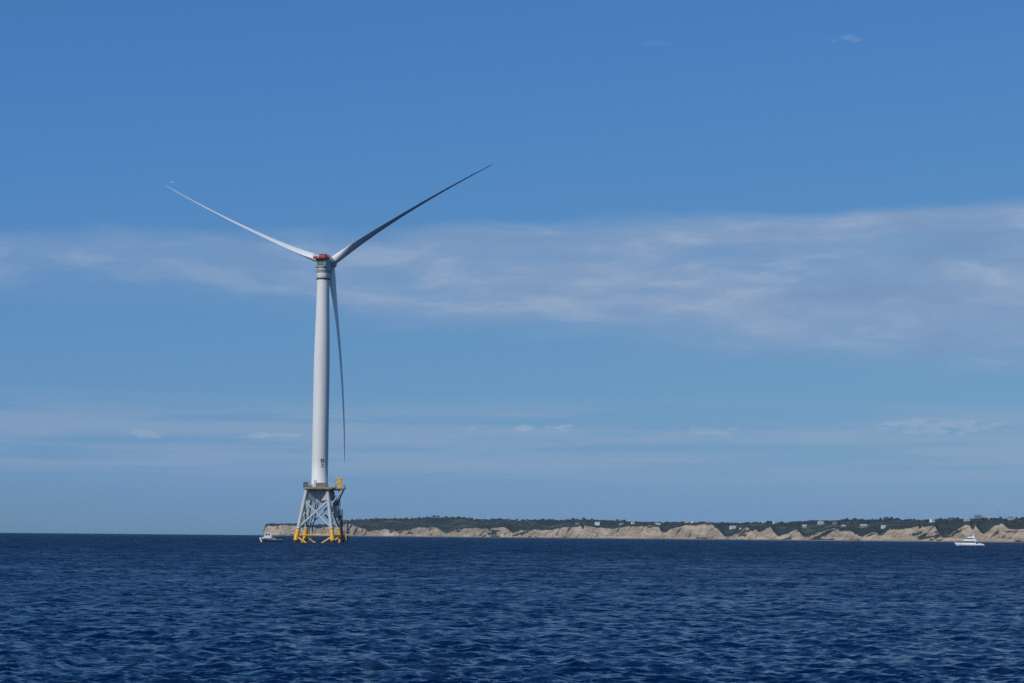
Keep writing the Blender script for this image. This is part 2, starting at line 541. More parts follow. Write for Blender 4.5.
def land_columns(px):
    """per column: shore distance, cliff height, cliff run, skyline height, along-shore metres"""
    px = np.asarray(px, dtype=float)
    D = shore_dist(px)
    hy = horizon_y(px)
    along = (px - 255) * D / F_PX
    zc = EYE + (hy - sum(np.interp(px + o_, CLIFF[:, 0], CLIFF[:, 1]) for o_ in (-1.4, -0.5, 0.5, 1.4)) / 4) / F_PX * (D + 45)
    zs = EYE + (hy - np.interp(px, SKYL[:, 0], SKYL[:, 1])) / F_PX * (D + 330)
    slot = np.clip(smooth_noise(along / 19.0, 55, 3) - 0.95, 0, 1)
    zc = zc * (1 + 0.10 * smooth_noise(along / 16.0, 54, 3)) - slot * zc * 1.1
    zc = np.maximum(zc, 0.4); zs = np.maximum(zs, zc * 1.0)
    run = 9 + zc * 0.66
    return D, zc, run, zs, along


def land_height(px, t):
    """t = metres inland of the shoreline"""
    D, zc, run, zs, along = land_columns(px)
    tb = 9.0
    k = np.clip((t - tb) / run, 0, 1)
    prof = np.where(k < 0.35, k * 0.62, 0.217 + (k - 0.35) * 1.205)
    prof = np.clip(prof, 0, 1)
    beach = np.clip(t / tb, -1, 1) * 1.3
    zcl = np.minimum(beach, zc) + (np.maximum(zc - 1.3, 0)) * prof
    k2 = np.clip((t - tb - run) / (330.0 - run), 0, 1)
    z = zcl + (zs - zc) * np.where(k2 < 1, 1 - (1 - k2) ** 1.6, 1.0)
    z = z + 1.1 * noise2(along / 30.0, t / 30.0, 21) * np.clip(k2 * 8, 0, 1)
    z = z - np.clip((t - 420) / 500, 0, 1) ** 1.5 * (zs + 6)
    return z, k, k2


def land_point(px, t, gully=True):
    px = np.asarray(px, dtype=float); t = np.asarray(t, dtype=float)
    D, zc, run, zs, along = land_columns(px)
    z, k, k2 = land_height(px, t)
    off = 0.0
    if gully:
        zn = z * 0.02
        r1 = 1 - np.abs(noise2(along / 46.0 + zn, zn * 0.6, 31, 2))
        r2 = 1 - np.abs(noise2(along / 15.0 - zn * 1.6, zn * 1.2, 32, 3))
        off = (16.0 * (r1 - 0.5) + 10.0 * (r2 - 0.5)) * np.clip(k * 4, 0, 1) * np.clip(zc / 22, 0, 1.1) * (1 - 0.75 * k2)
    # bearing of the column, taken on the horizon
    hx = (px - 512.0) * math.cos(ROLL) - (341.5 - horizon_y(px)) * math.sin(ROLL)
    vz = (px - 512.0) * math.sin(ROLL) + (341.5 - horizon_y(px)) * math.cos(ROLL)
    fwd = F_PX * math.cos(PITCH) - vz * math.sin(PITCH)
    bx = hx / fwd
    Yd = D + t - off
    return np.stack([bx * Yd, Yd, z], -1), k, k2


def bluff_material():
    m_ = bpy.data.materials.new('bluff_sand_and_turf')
    m_.use_nodes = True
    t = NT(m_.node_tree)
    p = m_.node_tree.nodes['Principled BSDF']
    g = t.n('ShaderNodeNewGeometry')
    mp = t.n('ShaderNodeMapping')
    mp.inputs['Scale'].default_value = (1, 1, 3.5)
    t.put(mp.inputs[0], g.outputs['Position'])
    n1 = t.noise(mp.outputs[0], 0.016, 6.0, 0.62).outputs[0]
    n2 = t.noise(mp.outputs[0], 0.07, 5.0, 0.6).outputs[0]
    sand = t.mix(t.ss(n1, 0.36, 0.64), (0.27, 0.215, 0.155, 1), (0.46, 0.37, 0.265, 1))
    sand = t.mix(t.ss(n2, 0.50, 0.66, 0, 0.8), sand, (0.16, 0.125, 0.09, 1))
    sz = t.n('ShaderNodeSeparateXYZ')
    t.put(sz.inputs[0], g.outputs['Position'])
    band = t.noise(t.xyz(t.m('MULTIPLY', sz.outputs[0], 0.004), 0.0, t.m('MULTIPLY', t.m('MULTIPLY_ADD', n2, 7.0, sz.outputs[2]), 0.22)), 1.0, 4.0, 0.6).outputs[0]
    sand = t.mix(t.ss(band, 0.46, 0.66, 0, 0.55), sand, (0.23, 0.165, 0.115, 1))
    sand = t.mix(t.ss(sz.outputs[2], 2.6, 1.6, 0, 0.8), sand, (0.15, 0.125, 0.10, 1))
    turf = t.mix(t.ss(n1, 0.42, 0.58), (0.024, 0.030, 0.018, 1), (0.070, 0.075, 0.042, 1))
    at_ = t.n('ShaderNodeAttribute', attribute_name='cover')
    cov = t.ss(t.m('ADD', at_.outputs['Fac'], t.m('MULTIPLY', t.m('SUBTRACT', n2, 0.5), 0.7)), 0.45, 0.60)
    t.put(p.inputs['Base Color'], t.mix(cov, sand, turf))
    p.inputs['Roughness'].default_value = 0.95
    p.inputs['Specular IOR Level'].default_value = 0.1
    return m_


def build_land():
    px = np.arange(255.0, 1360.0, 0.55)
    ts = np.concatenate([[-8, 0, 4.5, 9], np.linspace(11, 75, 34), np.linspace(80, 200, 16), np.linspace(215, 430, 14), [520, 650, 800, 950]])
    P, T = np.meshgrid(px, ts, indexing='ij')
    V, k, k2 = land_point(P, T)
    D, zc, run, zs, along = land_columns(P)
    cover = np.clip(k2 * 14.0, 0, 1) + np.where(zc < 5.5, 0.6, 0) * (T > 8)
    patch = noise2((along - V[..., 2] * 1.3) / 24.0, V[..., 2] / 16.0, 77, 4)
    cover = np.maximum(cover, np.where((T > 10) & (k < 1), np.clip((patch - np.interp(P, [700, 860], [0.62, 0.30])) * 2.4, 0, 1), 0))
    nx, nt_ = P.shape
    i = np.arange(nx - 1)[:, None]; j = np.arange(nt_ - 1)[None, :]
    a = i * nt_ + j
    Q = np.stack([a, a + nt_, a + nt_ + 1, a + 1], -1).reshape(-1, 4)
    o = mesh_from_np('bluff_terrain', V.reshape(-1, 3), Q, bluff_material(), False)
    at_ = o.data.attributes.new('cover', 'FLOAT', 'POINT')
    at_.data.foreach_set('value', cover.ravel().astype(np.float32))
    tag(o, kind='structure')


build_land()


def leaf_material(name, dark, light):
    m_ = bpy.data.materials.new(name)
    m_.use_nodes = True
    t = NT(m_.node_tree)
    p = m_.node_tree.nodes['Principled BSDF']
    g = t.n('ShaderNodeNewGeometry')
    n1 = t.noise(g.outputs['Position'], 0.05, 5.0, 0.6).outputs[0]
    r_ = g.outputs['Random Per Island']
    f = t.m('MULTIPLY_ADD', r_, 0.5, t.m('MULTIPLY', n1, 0.6), clamp=True)
    t.put(p.inputs['Base Color'], t.mix(t.ss(f, 0.2, 0.9), dark + (1,), light + (1,)))
    p.inputs['Roughness'].default_value = 0.85
    p.inputs['Specular IOR Level'].default_value = 0.2
    return m_


M_SCRUB = leaf_material('coastal_scrub_leaves', (0.014, 0.017, 0.012), (0.052, 0.050, 0.032))
M_CROWN = leaf_material('tree_leaves', (0.013, 0.018, 0.012), (0.036, 0.045, 0.025))

ICO_V = []
ph_ = (1 + 5 ** 0.5) / 2
for a_, b_ in ((-1, ph_), (1, ph_), (-1, -ph_), (1, -ph_)):
    ICO_V += [(a_, b_, 0)]
for a_, b_ in ((-1, ph_), (1, ph_), (-1, -ph_), (1, -ph_)):
    ICO_V += [(0, a_, b_)]
for a_, b_ in ((ph_, -1), (ph_, 1), (-ph_, -1), (-ph_, 1)):
    ICO_V += [(a_, 0, b_)]
ICO_V = np.array(ICO_V) / math.sqrt(1 + ph_ * ph_)
ICO_F = np.array([(0, 11, 5), (0, 5, 1), (0, 1, 7), (0, 7, 10), (0, 10, 11), (1, 5, 9), (5, 11, 4), (11, 10, 2), (10, 7, 6), (7, 1, 8),
                  (3, 9, 4), (3, 4, 2), (3, 2, 6), (3, 6, 8), (3, 8, 9), (4, 9, 5), (2, 4, 11), (6, 2, 10), (8, 6, 7), (9, 8, 1)])


def clump_cloud(centres, radii, gen, squash=0.7, jit=0.35):
    n = len(centres)
    v = ICO_V[None] * (1 + gen.uniform(-jit, jit, (n, 12, 1))) * radii[:, None, None]
    v[..., 2] *= squash
    v = v + centres[:, None, :]
    f = ICO_F[None] + (np.arange(n) * 12)[:, None, None]
    return v.reshape(-1, 3), f.reshape(-1, 3)


def build_scrub():
    gen = np.random.default_rng(3)
    n = 26000
    px = gen.uniform(262, 1340, n)
    k2 = np.concatenate([gen.uniform(0.0, 0.25, n // 2), gen.uniform(0.2, 1.12, n - n // 2)])
    D, zc, run, zs, along = land_columns(px)
    t = 9 + run + k2 * (330 - run)
    V, k, kk = land_point(px, t)
    z = V[..., 2]
    keep = (noise2(along / 60.0, t / 45.0, 91) > -0.35)
    keep &= (px > 266) | (k2 < 0.4)
    r = gen.uniform(1.0, 2.6, n) * (0.75 + 0.5 * kk) * np.where((kk > 0.8) & (gen.uniform(0, 1, n) > 0.6), 1.5, 1.0)
    c = V + np.stack([0 * r, 0 * r, 0.45 * r], -1)
    # bushes holding on in the gullies of the cliff face
    m = 5200
    px2 = gen.uniform(266, 1340, m)
    D2, zc2, run2, zs2, al2 = land_columns(px2)
    k_ = gen.uniform(0.05, 1.0, m)
    t2 = 9 + run2 * k_
    V2, _, _ = land_point(px2, t2)
    patch = noise2((al2 - V2[:, 2] * 1.3) / 24.0, V2[:, 2] / 16.0, 77, 4)
    keep2 = (patch > np.interp(px2, [700, 860], [0.75, 0.42])) | (zc2 < 6)
    r2 = gen.uniform(0.7, 1.8, m)
    cs = np.concatenate([c[keep], V2[keep2]]); rs = np.concatenate([r[keep], r2[keep2]])
    v, f = clump_cloud(cs, rs, gen)
    o = mesh_from_np('coastal_scrub', v, f, M_SCRUB, False, tri=True)
    tag(o, kind='stuff')


build_scrub()


def tree_proto(seed, h):
    gen = np.random.default_rng(seed)
    root = empty('bluff_tree', (0, 0, 0))
    tr = MB()
    lean = gen.uniform(-0.25, 0.25, 2)
    top = Vector((lean[0], lean[1], h * 0.62))
    tr.tube((0, 0, -0.6), top * 0.55, 0.26, 0.17, 7)
    tr.tube(top * 0.55, top, 0.17, 0.08, 6)
    for q in range(5):
        a = q * 1.26 + gen.uniform(0, 0.6)
        b = top * (0.5 + 0.09 * q)
        tr.tube(b, b + Vector((math.cos(a) * h * 0.26, math.sin(a) * h * 0.26, h * 0.2)), 0.09, 0.03, 5)
    tr.build('trunk', M['bark'], root)
    n = 190
    d = gen.normal(0, 1, (n, 3)); d /= np.linalg.norm(d, axis=1)[:, None]
    rad = gen.uniform(0.35, 1.0, n) ** 0.5
    lob = 1 + 0.28 * np.sin(d[:, 0] * 3.1 + seed) + 0.22 * np.sin(d[:, 1] * 4.3 + 2 * seed) + 0.2 * np.sin(d[:, 2] * 5.0 + seed)
    c = d * (rad * lob)[:, None] * np.array([h * 0.40, h * 0.40, h * 0.30]) + np.array([lean[0], lean[1], h * 0.68])
    c[:, 2] = np.maximum(c[:, 2], h * 0.28)
    v, f = clump_cloud(c, gen.uniform(0.035, 0.085, n) * h, gen, 0.75, 0.45)
    cr = mesh_from_np('crown', v, f, M_CROWN, False, tri=True)
    cr.parent = root
    return root


TREES = [(352, 1.0), (362, .8), (376, 1.0), (384, .85), (395, 1.), (406, 1.25), (412, .9), (419, 1.15), (427, 1.1), (434, 1.55), (438, 1.3), (446, 1.4), (452, 1.1), (458, 1.25),
         (464, 1.0), (470, .9), (482, .8), (492, 1.), (499, 1.1), (508, .9), (517, .9), (527, .9), (543, 1.2), (552, 1.15), (566, .85), (573, 1.4), (577, 1.1), (584, 1.5), (592, 1.2), (597, .9),
         (605, .9), (617, 1.25), (624, 1.2), (640, .85), (652, .8), (667, .9), (682, .9), (700, .9), (717, .9), (727, .85), (748, .9), (757, 1.), (768, 1.25), (771, 1.15), (782, 1.),
         (792, .9), (812, 1.), (826, .9), (847, 1.2), (855, 1.25), (873, .9), (881, 1.1), (892, 1.2), (898, 1.0), (910, .85), (924, .9), (941, 1.1), (958, 1.1), (984, 1.1), (1001, 1.2), (1017, 1.1), (1023, 1.15)]
protos = [tree_proto(s, 6.4) for s in (2, 5, 8, 13)]


def copy_tree(o, parent=None):
    c = o.copy()
    COL.objects.link(c)
    if parent is not None:
        c.parent = parent
    for ch in list(o.children):
        copy_tree(ch, c)
    return c


for n_, (px_, k_) in enumerate(TREES):
    o = protos[n_] if n_ < 4 else copy_tree(protos[n_ % 4])
    P_, _, _ = land_point(px_, 318 + (n_ * 37) % 40, False)
    o.location = Vector(P_) + Vector((0, 0, -0.3))
    o.rotation_euler = (0, 0, n_ * 2.4)
    o.scale = (k_ * 1.1, k_ * 1.1, k_ * 0.95)
    tag(o, 'dark rounded tree standing out of the scrub on the far bluff skyline', 'tree', 'trees along the bluff skyline')


# ------------------------------------------------------------------ houses on the bluffs
def house(px_, t, wid, dep, h, wallm, roofm, label, rz=0.0, chimney=True, hip=False, flat=False, wing=0.0):
    P_, _, _ = land_point(px_, t, False)
    root = empty('house', Vector(P_) + Vector((0, 0, -0.4)), rz)
    tag(root, label, 'house', 'houses on the bluffs')
    b = MB()
    hw, hd, rh = wid / 2, dep / 2, wid * 0.0 + dep * 0.34
    if flat:
        b.box((0, 0, h / 2), (wid, dep, h), bev=0.03)
    else:
        # walls with gable ends
        vs = [(-hw, -hd, 0), (hw, -hd, 0), (hw, hd, 0), (-hw, hd, 0), (-hw, -hd, h), (hw, -hd, h), (hw, hd, h), (-hw, hd, h), (-hw, 0, h + rh), (hw, 0, h + rh)]
        b.add(vs, [(0, 1, 5, 4), (2, 3, 7, 6), (1, 2, 6, 9, 5), (3, 0, 4, 8, 7), (3, 2, 1, 0)])
    if wing:
        b.box((hw + wing / 2 - 0.05, 0.4, h * 0.36), (wing, dep * 0.7, h * 0.72), bev=0.03)
    b.build('wall', M[wallm], root)
    r_ = MB()
    if flat:
        r_.box((0, 0, h + 0.17), (wid + 0.6, dep + 0.6, 0.3), bev=0.05)
    else:
        ov = 0.45
        sl_ = rh / hd
        for s in (-1, 1):
            e0 = Vector((0, s * (hd + ov), h - sl_ * ov + 0.05)); e1 = Vector((0, 0, h + rh + 0.05))
            q = []
            for dz_ in (0, 0.22):
                for ex, pt in ((-hw - ov, e0), (hw + ov, e0), (hw + ov, e1), (-hw - ov, e1)):
                    q.append((ex, pt.y, pt.z + dz_))
            r_.add(q, [(0, 1, 2, 3), (7, 6, 5, 4), (0, 4, 5, 1), (1, 5, 6, 2), (2, 6, 7, 3), (3, 7, 4, 0)])
    if wing:
        r_.box((hw + wing / 2 + 0.1, 0.4, h * 0.72 + 0.14), (wing + 0.3, dep * 0.7 + 0.5, 0.24), bev=0.04)
    ro = r_.build('roof', M[roofm], root)
    if chimney and not flat:
        MB().box((wid * 0.22, 0.3, h + rh + 0.55), (0.9, 0.8, 1.9)).build('chimney', M['brick'], ro)
    n = max(2, int(wid / 3.2))
    for q in range(n):
        x = (q + 0.5) / n * wid - hw
        for zz in ((1.5, h - 1.15) if h > 4.6 else (h * 0.5,)):
            wn = MB().box((x, -hd - 0.02, zz), (1.1, 0.10, 1.35), bev=0.02).build('window', M['gel'], root)
            MB().box((x, -hd - 0.085, zz), (0.92, 0.04, 1.15), bev=0.01).build('pane', M['glass'], wn)
    MB().box((hw * 0.35, -hd - 0.03, 1.05), (1.0, 0.08, 2.1), bev=0.02).build('door', M['dark'], root)
    return root


HOUSES = [
 (376, 320, 9, 7, 4.2, 'wall_brown', 'roof_dark', 'small brown house alone on the wooded skyline near the turbine jacket', 0.2, {}),
 (577, 110, 9, 7, 3.2, 'wall_grey', 'roof_grey', 'low grey cottage at the cliff edge under the tallest mid-bluff trees', 0.1, {}),
 (597.4, 120, 12, 8, 5.4, 'wall_white', 'roof_light', 'white house set in dark scrub, first white one right of the tower', -0.2, {}),
 (621.5, 130, 9, 7, 3.6, 'wall_pale', 'roof_grey', 'dull pale cottage half sunk in scrub between two white houses', 0.3, {}),
 (632.7, 120, 6.5, 6, 6.2, 'wall_white', 'roof_light', 'narrow tall white house standing by the cliff edge', 0.4, {}),
 (657.7, 110, 12, 8, 3.8, 'wall_pale', 'roof_light', 'long pale house above the dark gully cut in the cliff', 0.0, {}),
 (686.5, 230, 8, 7, 4.2, 'wall_grey', 'roof_light', 'small grey house with light roof above the broad sand cliff', 0.3, {}),
 (693, 290, 9, 7, 5.2, 'wall_white', 'roof_light', 'white skyline house above the broad sand cliff', -0.3, {}),
 (709, 240, 12, 8, 4.4, 'wall_pale', 'roof_grey', 'pale house at the right end of the broad sand cliff top', 0.1, {}),
 (732.7, 150, 15, 8, 5.6, 'wall_white', 'roof_light', 'wide white house above the green slope that reaches the beach', 0.12, dict(wing=4)),
 (740.6, 90, 5, 5, 3.2, 'wall_white', 'roof_light', 'tiny white cottage just below the wide white house', 0.2, dict(chimney=False)),
 (763.5, 300, 9, 7, 4.4, 'wall_grey', 'roof_light', 'grey house with light roof left of two dark skyline trees', 0.0, {}),
 (774.6, 280, 7, 6, 5.2, 'wall_white', 'roof_light', 'small white house right of two dark skyline trees', 0.3, {}),
 (804.5, 170, 10, 8, 5.4, 'wall_grey', 'roof_light', 'square grey house above the notch between two pointed sand spurs', -0.2, {}),
 (820.6, 210, 13, 8, 5.0, 'wall_pale', 'roof_light', 'broad pale house right of the square grey house', 0.1, dict(wing=3)),
 (834.7, 170, 9, 7, 5.6, 'wall_red', 'roof_dark', 'tall faded red house amid scrub', 0.0, {}),
 (843.5, 110, 9, 7, 3.4, 'wall_grey', 'roof_light', 'low grey cottage just right of the faded red house', 0.2, {}),
 (863.6, 150, 15, 9, 5.0, 'wall_red', 'roof_light', 'wide pinkish house with pale roof on the green slope', 0.1, dict(wing=3)),
 (883.5, 110, 10, 8, 4.8, 'wall_white', 'roof_light', 'white house low on the dark slope under a skyline hump', 0.0, {}),
 (886.5, 330, 10, 8, 5.0, 'wall_brown', 'roof_dark', 'brown house crowning the skyline hump', 0.3, {}),
 (932.4, 210, 8.5, 8, 6.4, 'wall_white', 'roof_light', 'bright white house, brightest on the bluff, left of the yacht', 0.5, {}),
 (952, 310, 13, 8, 4.6, 'wall_brown', 'roof_dark', 'long brown house on the skyline above the bow of the yacht', 0.0, {}),
 (967.2, 170, 12, 8, 5.2, 'wall_pale', 'roof_light', 'pale house right above the yacht on the cliff brink', 0.1, {}),
 (978.3, 300, 14, 10, 6.8, 'wall_red', 'roof_grey', 'large reddish house with grey roof, highest above the yacht', 0.2, dict(wing=4)),
 (991, 310, 9, 7, 4.6, 'wall_pale', 'roof_light', 'small pale house right of the large reddish house', 0.0, {}),
 (1010.6, 320, 11, 8, 4.8, 'wall_pale', 'roof_grey', 'pale house with grey roof, last one on the right', 0.1, {}),
]
for px_, t_, wi, de, he, wm, rm, lab, rz_, kw in HOUSES:
    house(px_, t_, wi, de, he, wm, rm, lab, rz_, **kw)

# ------------------------------------------------------------------ the wind turbine
TX, TY = -70.62, 759.2
turbine = empty('wind_turbine', (TX, TY, 0))
tag(turbine, 'tall white three-bladed offshore wind turbine on a grey and yellow steel jacket', 'wind turbine')

# --- jacket
JA = R(-8.0)
cj, sj = math.cos(JA), math.sin(JA)


def jk(x, y, z):
    return Vector((x * cj - y * sj, x * sj + y * cj, z))


Z_TOP = 19.5


def leg_pt(sx, sy, z):
    h_ = 7.05 + (3.9 - 7.05) * z / Z_TOP
    return jk(sx * h_, sy * h_, z)


for sx, sy in ((-1, -1), (1, -1), (1, 1), (-1, 1)):
    lg = MB().tube(leg_pt(sx, sy, 5.2), leg_pt(sx, sy, Z_TOP), 0.74, 0.66, 20).tube(leg_pt(sx, sy, 15.2), leg_pt(sx, sy, 15.6), 0.76, 0.76, 20)
    leg = lg.build('jacket_leg', M['jacket'], turbine)
    MB().tube(leg_pt(sx, sy, 0.8), leg_pt(sx, sy, 5.2), 0.86, 0.82, 20).build('yellow_sleeve', M['yellow'], leg)
    MB().tube(leg_pt(sx, sy, -7), leg_pt(sx, sy, 0.8), 0.90, 0.89, 20).build('growth_band', M['growth'], leg)
    MB().lathe([(0.86, 0), (1.0, 0.1), (1.0, 0.35), (0.86, 0.45)], leg_pt(sx, sy, 5.0), 20).build('sleeve_collar', M['jacket'], leg)

faces = [((-1, -1), (1, -1)), ((1, -1), (1, 1)), ((1, 1), (-1, 1)), ((-1, 1), (-1, -1))]
for a, b in faces:
    for p, q in ((a, b), (b, a)):
        MB().tube(leg_pt(*p, 5.4), leg_pt(*q, 15.4), 0.36, 0.36, 14).build('diagonal_brace', M['jacket'], turbine)
        p0, p1 = leg_pt(*p, 2.3), leg_pt(*q, -7.5)
        MB().tube(p0, p0.lerp(p1, 0.36), 0.33, 0.33, 14).build('lower_brace', M['yellow'], turbine)
    MB().tube(leg_pt(*a, 2.75), leg_pt(*b, 2.75), 0.20, 0.20, 12).build('walkway_beam', M['yellow'], turbine)

# --- transition piece: a drum with four box arms to the leg tops
tp = MB().lathe([(1.75, 14.7), (1.9, 14.9), (1.95, 18.6), (2.9, 19.5)], n=40).build('transition_drum', M['jacket'], turbine)
for sx, sy in ((-1, -1), (1, -1), (1, 1), (-1, 1)):
    d = jk(sx, sy, 0).normalized()
    s = Vector((-d.y, d.x, 0))
    rings = []
    for rb, rt, zb, zt, hw in ((1.2, 1.2, 15.2, 19.5, 0.5), (3.4, 3.2, 15.4, 19.5, 0.5), (6.30, 5.5, 15.7, 19.5, 0.5)):
        cb_, ct_ = d * rb, d * rt
        rings.append([cb_ - s * hw + Vector((0, 0, zb)), cb_ + s * hw + Vector((0, 0, zb)), ct_ + s * hw + Vector((0, 0, zt)), ct_ - s * hw + Vector((0, 0, zt))])
    MB().loft(rings, smooth=False).build('box_arm', M['jacket'], turbine)

# --- working deck
deck_poly = [(-5.5, -3.6), (-3.4, -6.2), (5.0, -6.2), (6.2, -4.6), (9.5, -4.4), (9.5, 1.2), (6.0, 2.6), (5.6, 4.4), (3.4, 6.2), (-3.4, 6.2), (-5.5, 3.6)]
DZ = 20.05
deck = MB().prism(deck_poly, DZ - 0.5, DZ).build('deck', M['deck'], turbine)
ed = MB()
for (x0, y0), (x1, y1) in zip(deck_poly, deck_poly[1:] + deck_poly[:1]):
    ed.tube((x0, y0, DZ - 0.2), (x1, y1, DZ - 0.2), 0.14, 0.14, 6)
ed.build('deck_edge', M['rail'], deck)
un = MB()
for x in (-4.2, -1.6, 1.6, 4.2):
    un.box((x, 0, DZ - 0.75), (0.3, 10.4 if abs(x) < 3 else 8.2, 0.48), bev=0.02)
un.box((7.6, -1.6, DZ - 0.72), (3.4, 0.3, 0.42), bev=0.02)
un.box((7.6, -4.0, DZ - 0.72), (3.4, 0.3, 0.42), bev=0.02)
un.build('deck_beam', M['dark'], deck)
rl = MB()
for (x0, y0), (x1, y1) in zip(deck_poly, deck_poly[1:] + deck_poly[:1]):
    L = math.hypot(x1 - x0, y1 - y0)
    n = max(1, round(L / 1.5))
    for i in range(n):
        x, y = x0 + (x1 - x0) * i / n, y0 + (y1 - y0) * i / n
        rl.tube((x, y, DZ), (x, y, DZ + 1.15), 0.045, 0.045, 6)
    for z in (0.12, 0.6, 1.13):
        rl.tube((x0, y0, DZ + z), (x1, y1, DZ + z), 0.045 if z != 0.12 else 0.09, None, 6)
rl.build('railing', M['rail'], turbine)
# cantilever struts under the right end of the deck
for y in (-3.9, 0.8):
    MB().tube(leg_pt(1, -1 if y < 0 else 1, 13.4) + Vector((0.4, 0, 0)), (8.9, y, DZ - 0.55), 0.24, 0.24, 10).build('deck_strut', M['jacket' if y < 0 else 'dark'], turbine)

# --- equipment on the deck
MB().box((-4.8, -3.0, DZ + 0.95), (1.7, 1.8, 1.9), bev=0.06).box((-4.8, -3.0, DZ + 1.98), (1.9, 2.0, 0.12), bev=0.03).build('control_cabinet', M['dark'], turbine)
MB().box((0.9, -4.6, DZ + 0.85), (3.5, 1.3, 1.7), bev=0.05).box((-0.4, -5.28, DZ + 0.85), (0.08, 0.06, 1.5), bev=0.01).box((1.6, -5.28, DZ + 0.85), (0.08, 0.06, 1.5), bev=0.01).box((0.9, -4.6, DZ + 1.76), (3.7, 1.5, 0.12), bev=0.03).build('switchgear_container', M['kit'], turbine)
MB().box((-3.0, -4.6, DZ + 0.5), (1.4, 1.0, 1.0), bev=0.05).build('equipment_crate', M['kit'], turbine)
MB().box((5.0, -3.8, DZ + 0.7), (2.2, 1.1, 1.3), bev=0.05).box((5.0, -3.8, DZ + 1.45), (1.2, 0.8, 0.2), bev=0.03).build('generator_set', M['kit_grey'], turbine)
an = MB()
an.tube((2.9, -4.3, DZ), (2.9, -4.3, DZ + 4.6), 0.07, 0.04, 6).tube((4.1, -3.4, DZ), (4.6, -3.4, DZ + 3.9), 0.12, 0.09, 8)
an.tube((4.6, -3.4, DZ + 3.9), (3.2, -3.4, DZ + 3.2), 0.08, 0.06, 8).tube((4.6, -3.4, DZ + 3.9), (4.9, -3.4, DZ + 1.7), 0.03, 0.03, 5)
an.build('antenna_mast', M['kit_grey'], turbine)
cr = MB().tube((7.5, -2.4, DZ), (7.5, -2.4, DZ + 2.6), 0.62, 0.5, 16).box((7.5, -2.4, DZ + 2.3), (1.5, 1.5, 1.6), bev=0.15).box((8.2, -2.6, DZ + 1.0), (0.9, 1.1, 1.8), bev=0.08).build('pedestal_crane', M['yellow'], turbine)
MB().box((7.0, -2.6, DZ + 3.55), (1.1, 0.5, 0.5), bev=0.05).tube((8.6, -2.4, DZ + 3.4), (5.8, -3.2, DZ + 3.3), 0.22, 0.14, 8).tube((8.0, -2.4, DZ + 3.0), (8.4, -2.4, DZ + 4.0), 0.25, 0.2, 8).build('crane_boom', M['yellow'], cr)
MB().tube((5.8, -3.2, DZ + 3.2), (5.8, -3.2, DZ + 2.3), 0.03, 0.03, 5).box((5.8, -3.2, DZ + 2.2), (0.2, 0.2, 0.3)).build('crane_hook', M['dark'], cr)

# --- access tower, ladder and boat landing at the right
for cx, cy, z0, z1, hw in ((6.9, -0.7, 13.7, 16.2, 0.75), (7.95, -0.7, 8.4, 12.2, 0.8)):
    st = MB()
    for i in range(5):
        for y in (-0.75, 0.75):
            xx = cx - hw + 2 * hw * i / 4
            st.tube((xx, cy + y, z0), (xx, cy + y, z1), 0.07 if i in (0, 4) else 0.045, None, 6)
    for i in range(1, 4):
        for sx in (-1, 1):
            st.tube((cx + sx * hw, cy - 0.75 + 0.375 * i, z0), (cx + sx * hw, cy - 0.75 + 0.375 * i, z1), 0.045, None, 5)
    n = max(3, int((z1 - z0) / 0.75))
    for i in range(n + 1):
        z = z0 + (z1 - z0) * i / n
        for y in (-0.75, 0.75):
            st.tube((cx - hw, cy + y, z), (cx + hw, cy + y, z), 0.06, None, 5)
        for sx in (-1, 1):
            st.tube((cx + sx * hw, cy - 0.75, z), (cx + sx * hw, cy + 0.75, z), 0.06, None, 5)
    st.box((cx, cy, z0), (2 * hw + 0.1, 1.6, 0.14), bev=0.02).box((cx, cy, z0 + 1.0), (2 * hw - 0.5, 1.0, 1.5), bev=0.1)
    st.tube((cx - hw, cy, z0), leg_pt(1, 1, z0), 0.10, None, 8)
    st.build('ladder_cage', M['dark'], turbine)
ld = MB()
for x in (-0.25, 0.25):
    ld.tube((8.0 + x, 0.5, 1.0), (7.2 + x, 0.5, DZ), 0.06, 0.06, 6)
for i in range(46):
    z = 1.3 + i * 0.4
    xx = 8.0 - 0.8 * (z - 1) / (DZ - 1)
    ld.tube((xx - 0.25, 0.5, z), (xx + 0.25, 0.5, z), 0.03, 0.03, 5)
for i in range(14):
    z = 8.6 + i * 0.8
    xx = 8.0 - 0.8 * (z - 1) / (DZ - 1)
    pts = [Vector((xx + 0.42 * math.cos(t_), 0.5 - 0.75 * math.sin(t_), z)) for t_ in np.linspace(0, math.pi, 7)]
    ld.path(pts, 0.03, 5)
ld.build('ladder', M['dark'], turbine)
bl = MB()
for x in (8.4, 10.6):
    for y in (-1.4, 1.0):
        bl.tube((x, y, -2.5), (x, y, 8.4), 0.26, 0.26, 12)
for z in (1.2, 4.0, 6.2, 8.3):
    bl.tube((8.4, -1.4, z), (10.6, -1.4, z), 0.14, None, 8).tube((8.4, 1.0, z), (10.6, 1.0, z), 0.14, None, 8)
    bl.tube((8.4, -1.4, z), (8.4, 1.0, z), 0.14, None, 8).tube((10.6, -1.4, z), (10.6, 1.0, z), 0.14, None, 8)
for i in range(24):
    bl.tube((8.9, -1.45, 0.2 + i * 0.34), (9.5, -1.45, 0.2 + i * 0.34), 0.035, None, 5)
bl.tube((8.9, -1.45, -1), (8.9, -1.45, 8.4), 0.05, None, 6).tube((9.5, -1.45, -1), (9.5, -1.45, 8.4), 0.05, None, 6)
blo = bl.build('boat_landing', M['dark'], turbine)
MB().tube(leg_pt(1, 1, 2.9) + Vector((0, -0.4, 0)), (10.9, -1.75, 2.9), 0.22, None, 10).tube((7.6, -1.75, 2.9), (10.9, -1.75, 2.9), 0.2, None, 10).build('landing_brace', M['yellow'], blo)
